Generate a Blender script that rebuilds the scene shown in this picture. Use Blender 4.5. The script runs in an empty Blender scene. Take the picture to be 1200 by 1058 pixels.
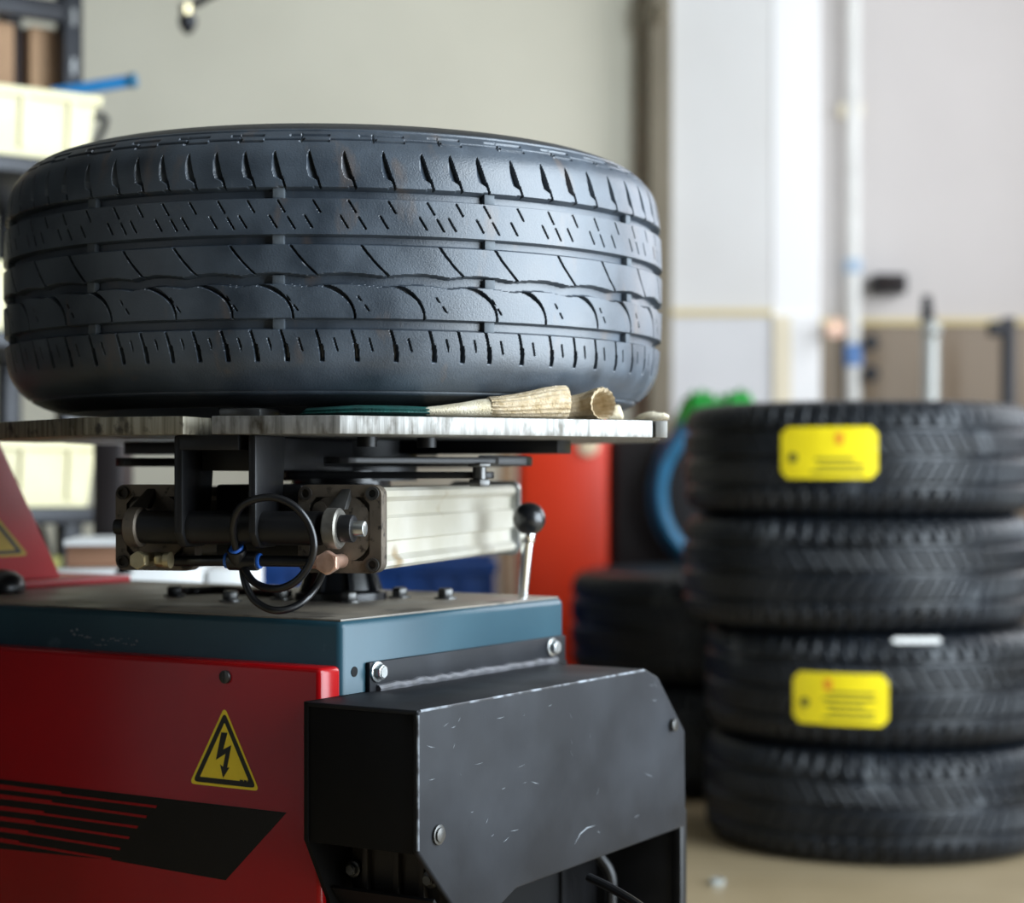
import bpy, bmesh, math, random
import numpy as np
from mathutils import Matrix, Vector
random.seed(7); np.random.seed(7)
S = bpy.context.scene; C = S.collection
PI = math.pi

# ---------------------------------------------------------------- camera, light, exposure
H = 0.65            # eye height above the floor
F = 2250.0          # focal length in pixels of the 1200 px wide frame
HY = 557.0          # image row of the horizon
cam = bpy.data.cameras.new('camera'); camo = bpy.data.objects.new('camera', cam); C.objects.link(camo)
camo.location = (0, 0, H); camo.rotation_euler = (PI/2, 0, 0)
cam.sensor_width = 36; cam.lens = F/1200*36; cam.shift_y = (HY-529)/1200; cam.clip_start = .05
cam.dof.use_dof = True; cam.dof.focus_distance = 1.62; cam.dof.aperture_fstop = 3.7
S.camera = camo
S.view_settings.view_transform = 'Standard'; S.view_settings.look = 'None'
S.view_settings.gamma = 1; S.view_settings.exposure = 0.0; S.view_settings.use_curve_mapping = False
w = bpy.data.worlds.new('sky'); S.world = w; w.use_nodes = True
w.node_tree.nodes['Background'].inputs[0].default_value = (.62, .74, .95, 1)
w.node_tree.nodes['Background'].inputs[1].default_value = 1.0
def area(name, loc, target, sx, sy, power, col):
    l = bpy.data.lights.new(name, 'AREA'); l.shape = 'RECTANGLE'; l.size = sx; l.size_y = sy; l.energy = power; l.color = col
    o = bpy.data.objects.new(name, l); C.objects.link(o); o.location = loc
    o.rotation_euler = (Vector(target)-Vector(loc)).to_track_quat('-Z', 'Y').to_euler()
    return o
area('doorway_daylight', (2.24, .90, 1.5), (-3, .90, 1.5), 2.8, 2.8, 330, (.80, .91, 1.0))
area('back_fill_light', (2.24, 4.3, 1.75), (-3, 4.3, 1.75), 1.9, 1.7, 52, (.96, .97, 1.0))  # added fill that brightens the back walls; no window known there

# ---------------------------------------------------------------- helpers
def lin(h):
    c = [int(h[i:i+2], 16)/255 for i in (0, 2, 4)]
    return tuple(((x+.055)/1.055)**2.4 if x > .04045 else x/12.92 for x in c)+(1,)
MATS = {}
def mat(name, c1, c2=None, rough=.5, metal=0, scale=20, detail=6, bump=0, bscale=120, stretch=(1,1,1), lo=.35, hi=.65, c3=None, scale3=60, lo3=.6, hi3=.7, stretch3=(1,1,1), coat=0, rvar=0, trans=0, ior=1.45, sss=0, spec=.5):
    m = bpy.data.materials.new(name); m.use_nodes = True; nt = m.node_tree; N = nt.nodes; L = nt.links
    b = N['Principled BSDF']; b.inputs['Base Color'].default_value = lin(c1); b.inputs['Roughness'].default_value = rough
    b.inputs['Metallic'].default_value = metal; b.inputs['Coat Weight'].default_value = coat; b.inputs['IOR'].default_value = ior
    b.inputs['Specular IOR Level'].default_value = spec; b.inputs['Coat Roughness'].default_value = .12; b.inputs['Transmission Weight'].default_value = trans
    if sss: b.inputs['Subsurface Weight'].default_value = sss; b.inputs['Subsurface Radius'].default_value = (.02, .018, .012)
    tc = N.new('ShaderNodeTexCoord')
    def noise(sc, st, de):
        mp = N.new('ShaderNodeMapping'); mp.inputs['Scale'].default_value = st; L.new(tc.outputs['Object'], mp.inputs[0])
        n = N.new('ShaderNodeTexNoise'); n.inputs['Scale'].default_value = sc; n.inputs['Detail'].default_value = de; L.new(mp.outputs[0], n.inputs[0])
        return n.outputs[0]
    def ramp(f, a, b_):
        r = N.new('ShaderNodeMapRange'); r.inputs[1].default_value = a; r.inputs[2].default_value = b_; L.new(f, r.inputs[0]); return r.outputs[0]
    col = None
    if c2:
        f = ramp(noise(scale, stretch, detail), lo, hi)
        mx = N.new('ShaderNodeMix'); mx.data_type = 'RGBA'; mx.inputs[6].default_value = lin(c1); mx.inputs[7].default_value = lin(c2); L.new(f, mx.inputs[0]); col = mx.outputs[2]
        if rvar:
            rr = N.new('ShaderNodeMapRange'); rr.inputs[3].default_value = rough-rvar; rr.inputs[4].default_value = rough+rvar; L.new(f, rr.inputs[0]); L.new(rr.outputs[0], b.inputs['Roughness'])
    if c3:
        f3 = ramp(noise(scale3, stretch3, 4), lo3, hi3)
        mx = N.new('ShaderNodeMix'); mx.data_type = 'RGBA'; mx.inputs[6].default_value = lin(c1); mx.inputs[7].default_value = lin(c3)
        if col: L.new(col, mx.inputs[6])
        L.new(f3, mx.inputs[0]); col = mx.outputs[2]
    if col: L.new(col, b.inputs['Base Color'])
    if bump:
        bn = N.new('ShaderNodeBump'); bn.inputs['Strength'].default_value = bump; bn.inputs['Distance'].default_value = .002
        L.new(noise(bscale, stretch, 6), bn.inputs['Height']); L.new(bn.outputs[0], b.inputs['Normal'])
    MATS[name] = m; return m

def at(px, py, Y): return Vector(((px-600)/F*Y, Y, H+(HY-py)/F*Y))
ROOTS = {}
class B:
    """collects shapes given in a local frame; build() links them as one mesh object"""
    def __init__(s, frame=None): s.bm = bmesh.new(); s.fr = frame or Matrix()
    def _bev(s, verts, bev, seg=2):
        if bev:
            es = list({e for v in verts for e in v.link_edges})
            bmesh.ops.bevel(s.bm, geom=es, offset=bev, segments=seg, affect='EDGES', profile=.5, clamp_overlap=True)
    def box(s, lo, hi, bev=0, seg=2):
        lo = Vector(lo); hi = Vector(hi)
        r = bmesh.ops.create_cube(s.bm, size=1, matrix=Matrix.Translation((lo+hi)/2) @ Matrix.Diagonal((*(hi-lo), 1)))
        s._bev(r['verts'], bev, seg); return s
    def prism(s, pts, off, bev=0, seg=2):
        off = Vector(off); a = [s.bm.verts.new(p) for p in pts]; b = [s.bm.verts.new(Vector(p)+off) for p in pts]
        n = len(pts); f = [s.bm.faces.new(a), s.bm.faces.new(b[::-1])]
        for i in range(n): f.append(s.bm.faces.new((a[i], b[i], b[(i+1) % n], a[(i+1) % n])))
        bmesh.ops.recalc_face_normals(s.bm, faces=f); s._bev(a+b, bev, seg); return s
    def cyl(s, p0, p1, r0, r1=None, n=20, bev=0):
        p0 = Vector(p0); p1 = Vector(p1); r1 = r0 if r1 is None else r1; d = p1-p0
        q = d.to_track_quat('Z', 'Y').to_matrix().to_4x4()
        r = bmesh.ops.create_cone(s.bm, cap_ends=True, segments=n, radius1=r0, radius2=max(r1, 1e-5), depth=d.length, matrix=Matrix.Translation((p0+p1)/2) @ q)
        s._bev(r['verts'], bev); return s
    def lathe(s, prof, origin, axis, n=32, closed=False):
        axis = Vector(axis).normalized(); q = axis.to_track_quat('Z', 'Y'); rings = []; o = Vector(origin)
        for (r, h) in prof:
            rings.append([s.bm.verts.new(o+q @ Vector((r*math.cos(2*PI*k/n), r*math.sin(2*PI*k/n), h))) for k in range(n)])
        m = len(rings); f = []
        for i in range(m if closed else m-1):
            A = rings[i]; D = rings[(i+1) % m]
            for k in range(n): f.append(s.bm.faces.new((A[k], A[(k+1) % n], D[(k+1) % n], D[k])))
        if not closed:
            f.append(s.bm.faces.new(rings[0][::-1])); f.append(s.bm.faces.new(rings[-1]))
        bmesh.ops.recalc_face_normals(s.bm, faces=f); return s
    def ball(s, c, rx, ry=None, rz=None, u=24, v=14):
        bmesh.ops.create_uvsphere(s.bm, u_segments=u, v_segments=v, radius=1, matrix=Matrix.Translation(c) @ Matrix.Diagonal((rx, ry or rx, rz or rx, 1))); return s
    def loft(s, secs, n=24, rib=0, nrib=0, cap0=True, cap1=True):
        """secs: (centre, side vector, up vector)"""
        rings = []
        for c, a, b in secs:
            c = Vector(c); a = Vector(a); b = Vector(b); ring = []
            for k in range(n):
                t = 2*PI*k/n; m = 1+rib*math.cos(nrib*t)
                ring.append(s.bm.verts.new(c+a*math.cos(t)*m+b*math.sin(t)*m))
            rings.append(ring)
        f = []
        for A, D in zip(rings, rings[1:]):
            for k in range(n): f.append(s.bm.faces.new((A[k], A[(k+1) % n], D[(k+1) % n], D[k])))
        if cap0: f.append(s.bm.faces.new(rings[0][::-1]))
        if cap1: f.append(s.bm.faces.new(rings[-1]))
        bmesh.ops.recalc_face_normals(s.bm, faces=f); return s
    def tube(s, path, r, n=10, sub=6):
        P = [Vector(p) for p in path]; Q = []
        ext = [2*P[0]-P[1]]+P+[2*P[-1]-P[-2]]
        for i in range(1, len(ext)-2):
            for k in range(sub):
                t = k/sub; a, b, c, d = ext[i-1:i+3]
                Q.append(.5*((2*b)+(c-a)*t+(2*a-5*b+4*c-d)*t*t+(3*b-a-3*c+d)*t**3))
        Q.append(P[-1]); secs = []; up = Vector((.13, .2, 1)).normalized()
        for i, q in enumerate(Q):
            d = (Q[min(i+1, len(Q)-1)]-Q[max(i-1, 0)]).normalized()
            a = d.cross(up)
            if a.length < .05: a = d.cross(Vector((1, 0, 0)))
            a.normalize(); b = a.cross(d).normalized(); up = b
            secs.append((q, a*r, b*r))
        return s.loft(secs, n)
    def holed(s, outer, inner, z0, z1):
        """plate with a hole: outer / inner loops with equal counts of (x, z) in the frame's x-z plane, y from z0 to z1"""
        n = len(outer); V = [[s.bm.verts.new((p[0], y, p[1])) for p in L] for y in (z0, z1) for L in (outer, inner)]
        f = []
        for k in range(n):
            j = (k+1) % n; o0, i0, o1, i1 = V
            for q in ((o0[k], o0[j], i0[j], i0[k]), (o1[k], i1[k], i1[j], o1[j]), (o0[k], o1[k], o1[j], o0[j]), (i0[k], i0[j], i1[j], i1[k])): f.append(s.bm.faces.new(q))
        bmesh.ops.recalc_face_normals(s.bm, faces=f); return s
    def build(s, name, m, parent=None, smooth=35, kind=None):
        me = bpy.data.meshes.new(name); root = ROOTS.get(parent.name, Matrix()) if parent else Matrix()
        s.bm.transform(root.inverted() @ s.fr); s.bm.to_mesh(me); s.bm.free()
        me.materials.append(MATS[m])
        if smooth:
            me.polygons.foreach_set('use_smooth', [True]*len(me.polygons)); me.set_sharp_from_angle(angle=math.radians(smooth))
        o = bpy.data.objects.new(name, me); C.objects.link(o)
        if parent: o.parent = parent; ROOTS[o.name] = root
        if kind: o['kind'] = kind
        return o
def tag(o, label, cat, group=None):
    o['label'] = label; o['category'] = cat
    if group: o['group'] = group
    return o
def thing(name, label, cat, M=None, group=None):
    o = bpy.data.objects.new(name, None); C.objects.link(o); M = M or Matrix(); o.matrix_world = M; o.empty_display_size = .05
    ROOTS[o.name] = M; return tag(o, label, cat, group)
def copy_tree(o, parent=None):
    c = o.copy(); C.objects.link(c); c.parent = parent
    for ch in o.children: copy_tree(ch, c)
    return c
def rsq(h, r, per=8, hz=None):
    hz = hz or h; P = []
    for k, (cx, cz) in enumerate(((h-r, hz-r), (-h+r, hz-r), (-h+r, -hz+r), (h-r, -hz+r))):
        for i in range(per): a = PI/2*(k+i/(per-1)); P.append((cx+r*math.cos(a), cz+r*math.sin(a)))
    return P
def Mxy(o, ang, z=0): return Matrix.Translation((o[0], o[1], z)) @ Matrix.Rotation(ang, 4, 'Z')

# ---------------------------------------------------------------- materials
mat('rubber_worn', '272e36', '424b55', rough=.40, ior=1.6, scale=22, detail=9, lo=.3, hi=.72, bump=.16, bscale=620, c3='5a4c42', scale3=14, lo3=.62, hi3=.85, stretch3=(3,3,1), rvar=.09)
mat('rubber_side', '1b1d20', '26292d', rough=.42, scale=12, bump=.2, bscale=220)
mat('rubber_dusty', '3c434a', '565d63', rough=.6, scale=30, bump=.2, bscale=220)
mat('rubber_new', '0d1014', '151a21', rough=.38, scale=10, bump=.15, bscale=150, c3='6a6e72', scale3=9, lo3=.66, hi3=.82)
mat('red_paint', '8e080d', '80070b', rough=.2, scale=5, spec=.35, bump=.02, bscale=30, c3='3a0a0c', scale3=40, lo3=.74, hi3=.78)
mat('red_matte', 'a8242a', 'b5333a', rough=.42, scale=6)
mat('teal_paint', '1d3843', '26434e', rough=.32, scale=7, spec=.3, c3='4d6066', scale3=34, lo3=.66, hi3=.8, bump=.03, bscale=40)
mat('deck_dirty', '5c5750', '7b7265', rough=.45, scale=14, c3='2e2a26', scale3=22, lo3=.56, hi3=.7, bump=.1, bscale=80, rvar=.12)
mat('guard_steel', '16171a', '1d1e21', spec=.16, rough=.55, metal=.0, scale=10, c3='2b2d31', scale3=9, lo3=.42, hi3=.78, bump=.05, bscale=160, rvar=.08)
mat('scratch', '6f7479', rough=.6)
mat('edge_wear', '26272b', '7d838a', rough=.5, scale=60, lo=.45, hi=.65)
mat('weld_grey', '56565a', '3c3c3e', rough=.6, scale=90)
mat('guard_dark', '0a0a0b', '0e0e0f', rough=.6, scale=10, spec=.15)
mat('black_steel', '0b0b0c', '141416', rough=.42, metal=.0, spec=.4, scale=25, bump=.08)
mat('black_rubber', '0b0b0c', '131315', rough=.3, scale=20)
mat('black_cast', '0d0e10', '16171a', rough=.28, scale=20, coat=.2)
mat('plate_alu', '8b8985', '5c5a55', rough=.42, metal=.4, scale=30, stretch=(7,7,.35), lo=.42, hi=.72, c3='3d372d', scale3=34, lo3=.55, hi3=.74, stretch3=(2.4,2.4,1), bump=.1, bscale=60)
mat('plate_dirty', '857f70', '5f5848', rough=.45, metal=.45, scale=26, stretch=(7,7,.35), lo=.4, hi=.65, c3='2c271f', scale3=60, lo3=.52, hi3=.66, bump=.1, bscale=60)
mat('cast_alu', '655c51', '4f473e', rough=.5, metal=.5, scale=30, c3='241f1a', scale3=120, lo3=.6, hi3=.7, bump=.15, bscale=260)
mat('cast_dark', '24201c', '2e2924', rough=.6, metal=.3, scale=40)
mat('barrel_alu', 'bbb7ac', 'aca798', rough=.36, metal=.3, scale=14, c3='8b7656', scale3=22, lo3=.62, hi3=.78, stretch3=(1,.4,1))
mat('bright_steel', 'c6c8c8', 'a9aba8', rough=.28, metal=.9, scale=60)
mat('eye_steel', '7d7a74', '625e57', rough=.4, metal=.7, scale=60)
mat('dark_steel', '5b5b5a', '474644', rough=.35, metal=.8, scale=60)
mat('brass', 'b8ab8a', 'a39673', rough=.32, metal=.85, scale=50)
mat('copper', 'dfbaa6', 'c39a84', rough=.34, metal=.8, scale=70)
mat('chrome', 'e6e8ea', rough=.12, metal=1)
mat('blue_plastic', '2a62c0', rough=.35)
mat('yellow_print', 'f2d832', 'ead02e', rough=.4, scale=40)
mat('yellow_dull', 'b89a2a', 'a88c28', rough=.5, scale=40)
mat('black_print', '121413', rough=.35)
mat('decal_black', '0a0809', rough=.25, spec=.3)
mat('decal_red', '8a0a10', rough=.25, spec=.3)
mat('knit', 'c9b89d', 'a38e6b', rough=.95, scale=160, bump=.9, bscale=700, lo=.3, hi=.7)
mat('knit_pale', 'd8cdb6', 'c2b496', rough=.95, scale=60, bump=.8, bscale=700)
mat('glove_teal', '0d4a44', '0a332f', rough=.6, scale=60, bump=.6, bscale=400)
mat('floor_tan', 'a89678', '988668', rough=.32, scale=3, c3='8d7d62', scale3=6, lo3=.62, hi3=.8)
mat('wall_grey', 'e0dbc8', 'd8d3c0', rough=.75, scale=2)
mat('reflector_grey', 'b0b0b0', rough=.6)
mat('wall_warm', 'cfcac7', 'c8c3c0', rough=.7, scale=1.5)
mat('wall_dark', '242526', '1f2021', rough=.8, scale=2)
mat('wall_white', 'dededc', 'd6d5d2', rough=.7, scale=1.5)
mat('tile_grey', 'd6d6d6', 'cececf', rough=.4, scale=3)
mat('tile_tan', '877660', '766550', rough=.4, scale=2.2, lo=.3, hi=.7)
mat('trim_yellow', 'd3c290', rough=.6)
mat('wall_bright', 'f2f2f1', rough=.6)
mat('trim_cream', 'e6dcc2', rough=.6)
mat('brown_frame', '857c69', '756c5a', rough=.6, scale=3)
mat('ceiling_white', '8f8f8c', rough=.8)
mat('bin_cream', 'e0d7b0', 'd6cca0', rough=.45, scale=6, sss=.15)
mat('rack_black', '17181c', '202126', rough=.35, metal=.3, scale=20)
mat('cardboard', 'a98868', '96765a', rough=.8, scale=8)
mat('dark_card', '2a1c18', '1c1412', rough=.8, scale=8)
mat('olive', '6d6a35', '85803f', rough=.7, scale=12)
mat('paper_white', 'e4e4e2', 'd8d8d6', rough=.8, scale=9)
mat('paper_brown', '9a7258', '7d5a44', rough=.8, scale=40, stretch=(.2,.2,6))
mat('cabinet_red', 'f0401a', 'e53815', rough=.42, scale=3)
mat('highlight_pale', 'f6dcb8', rough=.4)
mat('cabinet_black', '120d0d', '1b1414', rough=.5, scale=6)
mat('royal_blue', '15458c', '0f356f', rough=.45, scale=5)
mat('hose_blue', '2a6f95', '22607f', rough=.4, scale=20)
mat('band_pale', 'a9bdd0', rough=.5)
mat('band_blue', '5f86bd', rough=.5)
mat('tube_blue', '3391d6', '2f88ca', rough=.4, scale=10)
mat('cloth_green', '12862c', '1ba23a', rough=.75, scale=14, bump=.3, bscale=60)
mat('label_yellow', 'efd918', 'e6cf12', rough=.5, scale=30)
mat('label_print', '6a6420', rough=.6)
mat('label_red', 'd98a1c', rough=.6)
mat('white_pipe', 'e2e2de', 'd4d4d0', rough=.4, scale=10)
mat('pole_grey', 'b9bdba', 'a8aca8', rough=.35, metal=.3, scale=10)

# ---------------------------------------------------------------- the room
def struct(b, name, m, parent=None):
    o = b.build(name, m, parent, smooth=0); o['kind'] = 'structure'; return o
X0, X1, Y0, Y1, ZC = -3.2, 2.2, -3.2, 6.0, 3.6
struct(B().box((X0-.2, Y0-.2, -.1), (X1+1.5, Y1+.3, 0)), 'floor', 'floor_tan')
struct(B().box((X0-.2, Y0-.2, ZC), (X1+.2, Y1+.3, ZC+.1)), 'ceiling', 'ceiling_white')
struct(B().box((X0-.2, Y0-.2, 0), (X0, Y1+.2, ZC)), 'wall_left', 'wall_dark')
struct(B().box((X0-.2, Y0-.2, 0), (X1+.2, Y0, ZC)), 'wall_front', 'wall_dark')
reflector = struct(B().box((X0, -1.2, 0), (X0+.04, .58, 2.3), .004), 'reflector_1', 'reflector_grey')  # unseen pale panel added for its reflection in the machine's left side
B().cyl((X0+.04, .45, 1.0), (X0+.09, .45, 1.0), .02).build('reflector_handle', 'dark_steel', reflector)
rw = B()
rw.box((X1, Y0, 0), (X1+.2, -.55, ZC)); rw.box((X1, 2.35, 0), (X1+.2, 3.3, ZC)); rw.box((X1, -.55, 2.95), (X1+.2, 2.35, ZC)); rw.box((X1, 5.3, 0), (X1+.2, Y1, ZC)); rw.box((X1, 3.3, 0), (X1+.2, 5.3, .85)); rw.box((X1, 3.3, 2.65), (X1+.2, 5.3, ZC))
struct(rw, 'wall_right', 'wall_white')
struct(B().box((X0, Y1-.3, 0), (.40, Y1+.2, ZC)), 'wall_back', 'wall_grey')
struct(B().box((.40, Y1-.42, 0), (.466, Y1+.2, ZC), .004), 'trim_1', 'brown_frame')
tr1 = bpy.data.objects['trim_1']
B().cyl((.41, Y1-.44, 1.99), (.43, Y1-.40, 1.99), .03).build('bracket', 'brown_frame', tr1)
WZ = 1.115                                                     # top of the tiled lower wall
col0, col1, YC = .466, .84, 5.62
struct(B().box((col0, YC, WZ+.02), (col1-.08, Y1+.2, ZC)), 'wall_column', 'wall_white')
struct(B().box((col0, YC-.012, 0), (col1-.08, Y1+.2, WZ)), 'wall_column_tiles', 'tile_grey')
struct(B().box((col0, YC-.02, WZ), (col1-.08, Y1, WZ+.02)), 'trim_2', 'trim_yellow')
struct(B().box((col1-.08, YC-.003, WZ), (col1+.06, Y1+.2, ZC), .006), 'trim_3', 'wall_bright')
struct(B().box((col1-.08, YC-.022, 0), (col1-.025, Y1+.2, WZ), .004), 'trim_4', 'trim_cream')
struct(B().box((col1-.025, YC-.02, 0), (col1+.06, Y1+.2, WZ)), 'trim_5', 'wall_bright')
struct(B().box((col1+.06, Y1-.05, WZ), (X1, Y1+.2, ZC)), 'wall_back_right', 'wall_warm')
struct(B().box((col1+.06, Y1-.065, 0), (X1, Y1+.2, WZ)), 'wall_back_right_tiles', 'tile_tan')
struct(B().box((col1+.06, Y1-.075, WZ), (X1, Y1, WZ+.02)), 'trim_6', 'trim_yellow')

# ---------------------------------------------------------------- tires
def spline(P, n):
    P = np.array(P); E = np.vstack([2*P[0]-P[1], P, 2*P[-1]-P[-2]]); out = []
    for i in range(1, len(E)-2):
        a, b, c, d = E[i-1:i+3]
        t = np.linspace(0, 1, 40, endpoint=False)[:, None]
        out.append(.5*((2*b)+(c-a)*t+(2*a-5*b+4*c-d)*t*t+(3*b-a-3*c+d)*t**3))
    Q = np.vstack(out+[P[-1:]]); s = np.concatenate([[0], np.cumsum(np.linalg.norm(np.diff(Q, axis=0), axis=1))])
    return Q, s
def resample(Q, s, ss): return np.stack([np.interp(ss, s, Q[:, 0]), np.interp(ss, s, Q[:, 1])], 1)
def surf(name, prof, th, depth, m, parent, zc, flat=False):
    """surface of revolution about +Z; prof rows (t, r), angles th (closed), depth(theta, t) pushes inwards along the normal"""
    d = np.gradient(prof, axis=0); nrm = np.stack([-d[:, 1], d[:, 0]], 1); nrm /= np.linalg.norm(nrm, axis=1)[:, None]
    mid = len(prof)//2
    if nrm[mid, 1] < 0 and depth is not None: nrm = -nrm
    T, Pt = np.meshgrid(th, prof[:, 0], indexing='ij'); R = np.broadcast_to(prof[:, 1], T.shape)
    D = depth(T, Pt) if depth is not None else np.zeros_like(T)
    t2 = Pt-D*nrm[:, 0]; r2 = R-D*nrm[:, 1]
    V = np.stack([r2*np.sin(T), -r2*np.cos(T), t2+zc], -1).reshape(-1, 3)
    n, k = T.shape; i = np.arange(n)[:, None]; j = np.arange(k-1)[None]; i2 = (i+1) % n
    Fq = np.stack([i*k+j, i2*k+j, i2*k+j+1, i*k+j+1], -1).reshape(-1, 4)
    me = bpy.data.meshes.new(name); me.vertices.add(len(V)); me.vertices.foreach_set('co', V.ravel())
    me.loops.add(Fq.size); me.loops.foreach_set('vertex_index', Fq.ravel().astype(np.int32))
    me.polygons.add(len(Fq)); me.polygons.foreach_set('loop_start', np.arange(0, Fq.size, 4, dtype=np.int32)); me.polygons.foreach_set('loop_total', np.full(len(Fq), 4, np.int32))
    me.polygons.foreach_set('use_smooth', np.full(len(Fq), not flat)); me.update(calc_edges=True); me.validate()
    me.materials.append(MATS[m]); o = bpy.data.objects.new(name, me); C.objects.link(o); o.parent = parent; ROOTS[o.name] = ROOTS[parent.name]
    return o
def edge(x, e): return np.clip(x/e+.5, 0, 1)                    # soft step, 0 outside, 1 inside
def slit(dist, hw, e=.0007): return edge(hw-np.abs(dist), e)
def band(t, a, b, e=.0012): return edge(t-a, e)*edge(b-t, e)

TR = .33; TX, TY, TZ = -.178, 1.96, H+.185
def jitter(n, amt, seed):
    rs = np.random.RandomState(seed); w_ = 1+amt*rs.choice([-1, 0, 1], n); e = np.concatenate([[0], np.cumsum(w_)]); return e/e[-1]*2*PI-PI
PM = jitter(34, .13, 3)                                          # pitch edges of the big curved sipes
PS = np.sort(np.concatenate([PM[:-1], (PM[:-1]+PM[1:])/2, [PI]]))  # shoulder pitch, two to each
def local(T, E, off=0.):
    T2 = (T-off+PI) % (2*PI)-PI; i = np.clip(np.searchsorted(E, T2, 'right')-1, 0, len(E)-2)
    return (T2-E[i])*TR, (E[i+1]-E[i])*TR, i                    # arc distance from the pitch start, pitch length, index
def worn_depth(T, t):
    d = np.zeros_like(T)
    for c, hw in ((.0553, .0040), (.0155, .0037), (-.0562, .0042)): d = np.maximum(d, .0085*slit(t-c, hw, .0013))
    xm, pm, im = local(T, PM); fr = xm/pm; dPM = np.diff(PM)*TR; pprev = dPM[(im-1) % len(dPM)]
    wav = .0026*(np.abs(np.sin(PI*((fr+.42) % 1)))-.6)
    d = np.maximum(d, .0085*slit(t+.0186-wav, .0043, .0013))
    # upper shoulder notches with a thin tail
    for sh in (-1, 0):
        xs, ps, _ = local(T, PS, .003); xs = xs-(ps if sh else 0)*0
        xc = .006+(.091-t)*.30
        w_ = np.clip((.092-t)/.016, 0, 1)**.6*.0068*np.clip((t-.0655)/.004, .15, 1)
        s = (xs-(xc-w_))/np.maximum(w_, 1e-5)
        d = np.maximum(d, .0065*np.clip(s, 0, 1)**.8*edge(xc-xs, .0006)*band(t, .0665, .0915, .003))
        d = np.maximum(d, .005*slit(xs-xc, .00075)*band(t, .058, .069))
        d = np.maximum(d, .004*band(xs-xc, -.006, .0008)*band(t, .056, .0603))
        break
    # rib 2 dashes
    xs, ps, i_ = local(T, PS, .0)
    f = .0045
    d = np.maximum(d, f*slit(xs-(.010+(.049-t)*.62), .00058)*band(t, .0385, .049))
    d = np.maximum(d, f*slit(xs-(.003+(.036-t)*.62), .00058)*band(t, .0255, .036))
    d = np.maximum(d, f*np.where(i_ % 2 == 0, 1, 0)*slit(xs-(.0185+(.035-t)*.62), .00058)*band(t, .0245, .035))
    # rib 3 sipes
    u = np.clip((.0125-t)/.027, 0, 1); xc = .020+.024*(.75*u+.25*u*u)
    d = np.maximum(d, .0055*slit(xm-xc, .0008)*band(t, -.0165, .0126))
    # rib 4 crescents
    for off in (0, 1):
        xx = xm+off*pprev-.040; ee = ((xx)/.036)**2+((t+.0505)/.028)**2-1
        g = 2*np.sqrt((xx/.036**2)**2+((t+.0505)/.028**2)**2)+1e-6; ds = ee/g
        wv = .0006+.0009*np.clip(1-np.abs(xx-.020)/.016, 0, 1)
        d = np.maximum(d, .0065*edge(wv-np.abs(ds), .0007)*edge(xx, .002)*band(t, -.0535, -.0222))
    for (a, b, x0) in ((-.0365, -.0325, .018), (-.045, -.040, .024)):
        d = np.maximum(d, .003*slit(xm-(x0+(b-t)*.7), .0006)*band(t, a, b))
    # lower shoulder sipes
    xs, ps, i_ = local(T, PS, .012); xc = .008+.0055*np.sin(np.clip((-.060-t)/.026, 0, 1)*PI/2)
    d = np.maximum(d, .005*slit(xs-xc, .0009)*band(t, -.075, -.058))
    d = np.maximum(d, .0075*slit(xs-xc-.0004, .0017)*band(t, -.0875, -.0735))
    d = np.maximum(d, .003*slit(xs-(.0235+(-.067-t)*.3), .0006)*band(t, -.079, -.068))
    # stepped lines around the upper shoulder
    fr = (fr+.1) % 1
    for tt, a, b in ((.1035, .0, .62), (.1075, .40, 1.0), (.1015, .55, 1.0)): d = np.maximum(d, .0025*slit(t-tt, .0007)*band(fr, a, b, .01))
    d = np.maximum(d, .0028*slit(fr-.58, .012, .01)*band(t, .1005, .1085))
    d = np.maximum(d, .0014*slit(t-.1125, .0006))
    d = np.maximum(d, .0014*slit(t+.1125, .0007))
    return d
def sidewall_depth(T, t): return np.zeros_like(T)
up = [(0, .330), (.03, .3298), (.055, .3288), (.075, .3268), (.088, .324), (.097, .3195), (.106, .3120), (.114, .302), (.120, .289), (.1245, .272), (.123, .255), (.117, .24), (.110, .228), (.105, .2165), (.092, .2150)]
prof = [(-a, b) for a, b in up[::-1]][:-1]+up
inner = [(.092, .2150), (.089, .224), (.103, .245), (.109, .268), (.104, .292), (.088, .308), (.05, .316), (0, .318)]
inner = inner+[(-a, b) for a, b in inner[::-1]][1:]
M = Matrix.Translation((TX, TY, TZ))
tire = thing('worn_tire', 'large worn car tire lying flat on the tire changer turntable', 'tire', M)
Q, s = spline(prof, 0)
smid = s[-1]/2; sA, sB = np.interp(-.0955, Q[:, 0][:len(Q)//2], s[:len(Q)//2]), None
tq = Q[:, 0]; half = len(Q)//2
iu = half+np.argmin(np.abs(tq[half:half+500]-.1145)) if False else None
def s_of(tv, upper):
    # first arc length where the profile reaches axial position tv, walking outwards from the crown
    idx = range(half, len(Q)) if upper else range(half, -1, -1)
    for k in idx:
        if (upper and Q[k, 0] >= tv) or ((not upper) and Q[k, 0] <= -tv): return s[k]
su, sl = s_of(.115, True), s_of(.115, False)
th = np.concatenate([np.arange(-1.72, 1.72, .00075/TR), np.linspace(1.72, 2*PI-1.72, 260, endpoint=False)])
surf('tread', resample(Q, s, np.arange(sl, su, .00078)), th, worn_depth, 'rubber_worn', tire, 0, True)
th2 = np.linspace(-PI, PI, 360, endpoint=False)
e = np.arange(sl, su, .00078)[-1]
surf('sidewall', resample(Q, s, np.linspace(e, s[-1], 50)), th2, None, 'rubber_side', tire, 0)
surf('sidewall', resample(Q, s, np.linspace(0, sl, 50)), th2, None, 'rubber_side', tire, 0)
Qi, si = spline(inner, 0)
surf('inner_liner', resample(Qi, si, np.linspace(0, si[-1], 60)), th2, None, 'rubber_side', tire, 0)
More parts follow.
